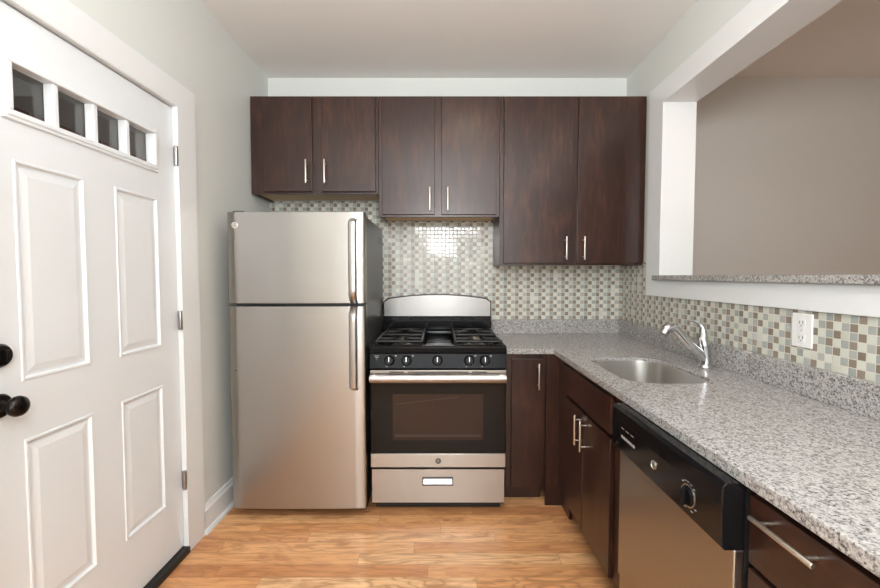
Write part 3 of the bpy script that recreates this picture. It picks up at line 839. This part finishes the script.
for gx in (-0.232, 0.217):
    b = B(); hw, z = 0.128, 0.931; r = 0.0072
    ya, yb = 2.345, 2.885
    def bar(p, q, rr=r): cyl(b, p, q, rr, seg=8)
    for yy in (ya, (ya + yb) / 2, yb): bar((gx - hw, yy, z), (gx + hw, yy, z))
    for xx in (gx - hw, gx + hw): bar((xx, ya, z), (xx, yb, z))
    for yc in (2.455, 2.765):
        for a in (45, 135, 225, 315):
            ca, sa = math.cos(math.radians(a)), math.sin(math.radians(a))
            tube(b, [(gx + ca * 0.165, yc + sa * 0.150, z), (gx + ca * 0.10, yc + sa * 0.095, z + 0.004), (gx + ca * 0.032, yc + sa * 0.030, z + 0.002)], [r, r, r * 0.8], seg=8, steps=3)
        for dx, dy in ((1, 0), (-1, 0)):
            bar((gx + dx * hw, yc, z), (gx + dx * 0.045, yc, z + 0.002))
    for xx in (gx - hw, gx + hw):
        for yy in (ya, (ya + yb) / 2, yb): bar((xx, yy, z), (xx, yy, 0.889), 0.006)
    link('grate', b, M['iron'], rg, smooth=True)['label'] = 'black cast iron grate'
# backguard
bgp = B(); n = 24; X0, X1 = -0.401, RX1 - 0.004
poly = [(X0, 0.885), (X1, 0.885)]
for k in range(n + 1):
    u = k / n; x = X1 + (X0 - X1) * u
    e = min(1.0, min(u, 1 - u) / 0.02); poly.append((x, 1.120 + 0.020 * math.sqrt(e) + 0.033 * (1 - (2 * u - 1) ** 2)))
prism(bgp, poly, 'Y', 2.945, 3.035)
bgo = link('backguard', bgp, M['black'], rg)
poly = [(X0 + 0.008, 1.018), (X1 - 0.008, 1.018)]
for k in range(n + 1):
    u = k / n; x = (X1 - 0.008) + (X0 - X1 + 0.016) * u
    poly.append((x, 1.116 + 0.016 * math.sqrt(min(1.0, min(u, 1 - u) / 0.02)) + 0.033 * (1 - (2 * u - 1) ** 2)))
b = B(); prism(b, poly, 'Y', 2.938, 2.9455)
link('steel_panel', b, M['steelb'], bgo)['label'] = 'arched stainless steel panel'
b = B(); prism(b, [(2.90, 0.917), (2.945, 0.917), (2.945, 0.988), (2.931, 0.988), (2.922, 0.975), (2.922, 0.928)], 'X', X0, X1)
link('vent_trim', b, M['black'], bgo)
b = B()
for k in range(9): box(b, X0 + 0.06 + k * 0.073, X0 + 0.11 + k * 0.073, 2.9435, 2.9465, 0.996, 1.002)
link('vent_slot', b, M['gap'], bgo)
# oven door
b = B(); box(b, RX0 + 0.002, RX1 - 0.002, 2.284, 2.316, 0.313, 0.784, 0.003)
od = link('oven_door', b, M['ovenglass'], rg); od['label'] = 'dark glass oven door'
b = B(); box(b, RX0 + 0.002, RX1 - 0.002, 2.282, 2.316, 0.236, 0.3125, 0.002)
ls = link('lower_trim', b, M['steeld'], od); ls['label'] = 'stainless steel band'
badge_o = badge(od, (-0.010, 2.2822, 0.273), 0.0155, (0, -1, 0), M['dgrey'], M['nickel'])
b = B(); box(b, -0.262, 0.240, 2.2825, 2.2842, 0.390, 0.648, 0.0005)
win = link('oven_window', b, M['ovenwin'], od)
b = B()
for k in range(26):
    x = -0.24 + k * 0.0185; box(b, x, x + 0.0015, 2.2820, 2.2826, 0.412, 0.417)
box(b, -0.25, 0.225, 2.2820, 2.2826, 0.417, 0.4195); box(b, -0.25, 0.225, 2.2820, 2.2826, 0.409, 0.4105)
for k in range(18):
    x = -0.24 + k * 0.019; z = 0.592 + k * 0.0022; box(b, x, x + 0.013, 2.2820, 2.2826, z, z + 0.0017)
link('oven_rack', b, M['dgrey'], win)
b = B()
poly = [(2.236, 0.726), (2.232, 0.738), (2.234, 0.752), (2.242, 0.762), (2.256, 0.765), (2.256, 0.757), (2.246, 0.752), (2.243, 0.741), (2.246, 0.731), (2.256, 0.727), (2.256, 0.719), (2.244, 0.719)]
prism(b, poly, 'X', RX0 + 0.005, RX1 - 0.006)
for x in (RX0 + 0.005, RX1 - 0.041): box(b, x, x + 0.035, 2.240, 2.2845, 0.721, 0.764, 0.004)
link('handle', b, M['polished'], od, smooth=True)['label'] = 'full-width polished steel oven handle'
b = B(); box(b, RX0 + .004, RX1 - .004, 2.268, 2.2845, 0.765, 0.7835, 0.002)
tt = link('top_trim', b, M['polished'], od)
for x0, x1 in ((RX0 + 0.11, RX0 + 0.19), (RX0 + 0.21, RX1 - 0.21), (RX1 - 0.19, RX1 - 0.11)):
    b = B(); box(b, x0, x1, 2.2672, 2.269, 0.771, 0.777); link('vent_slot', b, M['gap'], tt)
# drawer
b = B(); hx0, hx1, hz0, hz1 = -0.093, 0.068, 0.137, 0.176
box(b, RX0 + 0.008, RX1 - 0.008, 2.284, 2.316, 0.035, hz0); box(b, RX0 + 0.008, RX1 - 0.008, 2.284, 2.316, hz1, 0.224)
box(b, RX0 + 0.008, hx0, 2.284, 2.316, hz0, hz1); box(b, hx1, RX1 - 0.008, 2.284, 2.316, hz0, hz1); box(b, hx0, hx1, 2.308, 2.316, hz0, hz1)
dr = link('storage_drawer', b, M['steeld'], rg); dr['label'] = 'stainless steel bottom drawer'
b = B()
box(b, hx0 - 0.004, hx1 + 0.004, 2.281, 2.285, hz1, hz1 + 0.005); box(b, hx0 - 0.004, hx1 + 0.004, 2.281, 2.285, hz0 - 0.005, hz0)
box(b, hx0 - 0.005, hx0, 2.281, 2.285, hz0 - .005, hz1 + .005); box(b, hx1, hx1 + 0.005, 2.281, 2.285, hz0 - .005, hz1 + .005)
rc = link('handle_rim', b, M['dgrey'], dr)
b = B(); prism(b, [(2.285, hz0 + 0.002), (2.307, hz0 + 0.002), (2.307, hz1 - 0.014), (2.300, hz1 - 0.014)], 'X', hx0 + 0.001, hx1 - 0.001)
link('recessed_pull', b, M['polished'], dr)
for x in (RX0 + 0.05, RX1 - 0.05):
    for y in (2.42, 2.93):
        b = B(); cyl(b, (x, y, FLOOR), (x, y, 0.012), 0.016); link('foot', b, M['gap'], rg)
link('gap_shade_panel', bx(RX0 + 0.02, RX1 - 0.02, 2.355, 2.37, FLOOR + 0.006, 0.012), M['gap'], rg)  # dark panel stands in for the shadow in the gap under the range

# ================================================================ DISHWASHER
W0, W1 = 0.885, 1.461
dw = thing('dishwasher', (0.95, (W0 + W1) / 2, FLOOR), 'stainless steel dishwasher with black control console under the countertop', 'dishwasher')
b = B(); box(b, 0.665, 1.24, W0 + 0.006, W1 - 0.004, 0.0, 0.845)
link('tub_body', b, M['gap'], dw)
b = B()
box(b, 0.640, 0.664, W0, W1, 0.235, 0.703, 0.003)
dd = link('dishwasher_door', b, M['steeld'], dw); dd['label'] = 'brushed steel door panel'
b = B()
poly = [(0.664, 0.702), (0.620, 0.702), (0.612, 0.710), (0.610, 0.80), (0.612, 0.843), (0.620, 0.852), (0.648, 0.852), (0.650, 0.848), (0.664, 0.848)]
prism(b, [(x, z) for x, z in poly], 'Y', W0, W1)
cn = link('control_console', b, M['black'], dw)
md = cn.modifiers.new('bevel', 'BEVEL'); md.width = 0.004; md.segments = 3; md.limit_method = 'ANGLE'; md.angle_limit = math.radians(25)
cn['label'] = 'glossy black control console'
XC = 0.6108
b = B(); box(b, XC - 0.003, XC + 0.002, 1.145, 1.315, 0.809, 0.813, 0.001); box(b, XC - 0.003, XC + 0.002, 1.145, 1.149, 0.797, 0.812, 0.001)
link('finger_pull', b, M['black'], cn)
b2 = B()
lathe(b2, [(0, 0.001), (0.024, 0.001), (0.024, 0.004), (0.021, 0.007), (0, 0.007)], (XC, 1.006, 0.760), (-1, 0, 0))
box(b2, XC - 0.017, XC - 0.006, 1.001, 1.010, 0.740, 0.780, 0.003)
dk = link('dial', b2, M['blackp'], cn, smooth=True)
b2 = B(); lathe(b2, [(0.0250, 0), (0.0280, 0), (0.0280, 0.002), (0.0250, 0.002), (0.0250, 0)], (XC, 1.006, 0.760), (-1, 0, 0))
link('dial_ring', b2, M['nickel'], dk, smooth=True)
for a in list(range(50, 131, 20)) + [215, 245, 290]:
    ca, sa = math.cos(math.radians(a)), math.sin(math.radians(a))
    y, z = 1.006 + ca * 0.036, 0.760 + sa * 0.035
    link('dial_mark', box(B(), XC - 0.0008, XC + 0.001, y - 0.0035, y + 0.0035, z - 0.0012, z + 0.0012), M['mark'], cn)
for k in range(3):
    y = 1.385 - k * 0.034
    link('cycle_text', box(B(), XC - 0.0008, XC + 0.002, y - 0.020, y, 0.790, 0.7925), M['mark'], cn)
for k in range(6):
    y = 1.385 - k * 0.0165
    link('cycle_text', box(B(), XC - 0.0008, XC + 0.001, y - 0.013, y, 0.758, 0.767), M['mark'], cn)
badge(cn, (XC + 0.0003, 1.170, 0.762), 0.0125, (-1, 0, 0), M['nickel'], M['dgrey'])
b = B(); box(b, 0.646, 0.664, W0, W1, 0.030, 0.229, 0.003)
link('access_panel', b, M['steeld'], dw)
b = B(); box(b, 0.742, 0.76, W0, W1, FLOOR, 0.028); link('toe_kick', b, M['gap'], dw)

# ================================================================ CEILING LIGHT (just above the frame)
t = thing('ceiling_light', (0.24, 1.55, 2.60), 'round flush ceiling light with a frosted bowl shade', 'light')
b = B(); lathe(b, [(0, 0), (0.16, 0), (0.165, 0.01), (0.165, 0.025), (0.15, 0.03), (0, 0.03)], (0.24, 1.55, CEIL - 0.0305), (0, 0, 1))
link('canopy', b, M['nickel'], t, smooth=True)
b = B(); lathe(b, [(0.148, 0), (0.140, -0.028), (0.11, -0.052), (0.06, -0.066), (0, -0.07)], (0.24, 1.55, CEIL - 0.031), (0, 0, 1))
link('shade', b, M['lamp'], t, smooth=True)
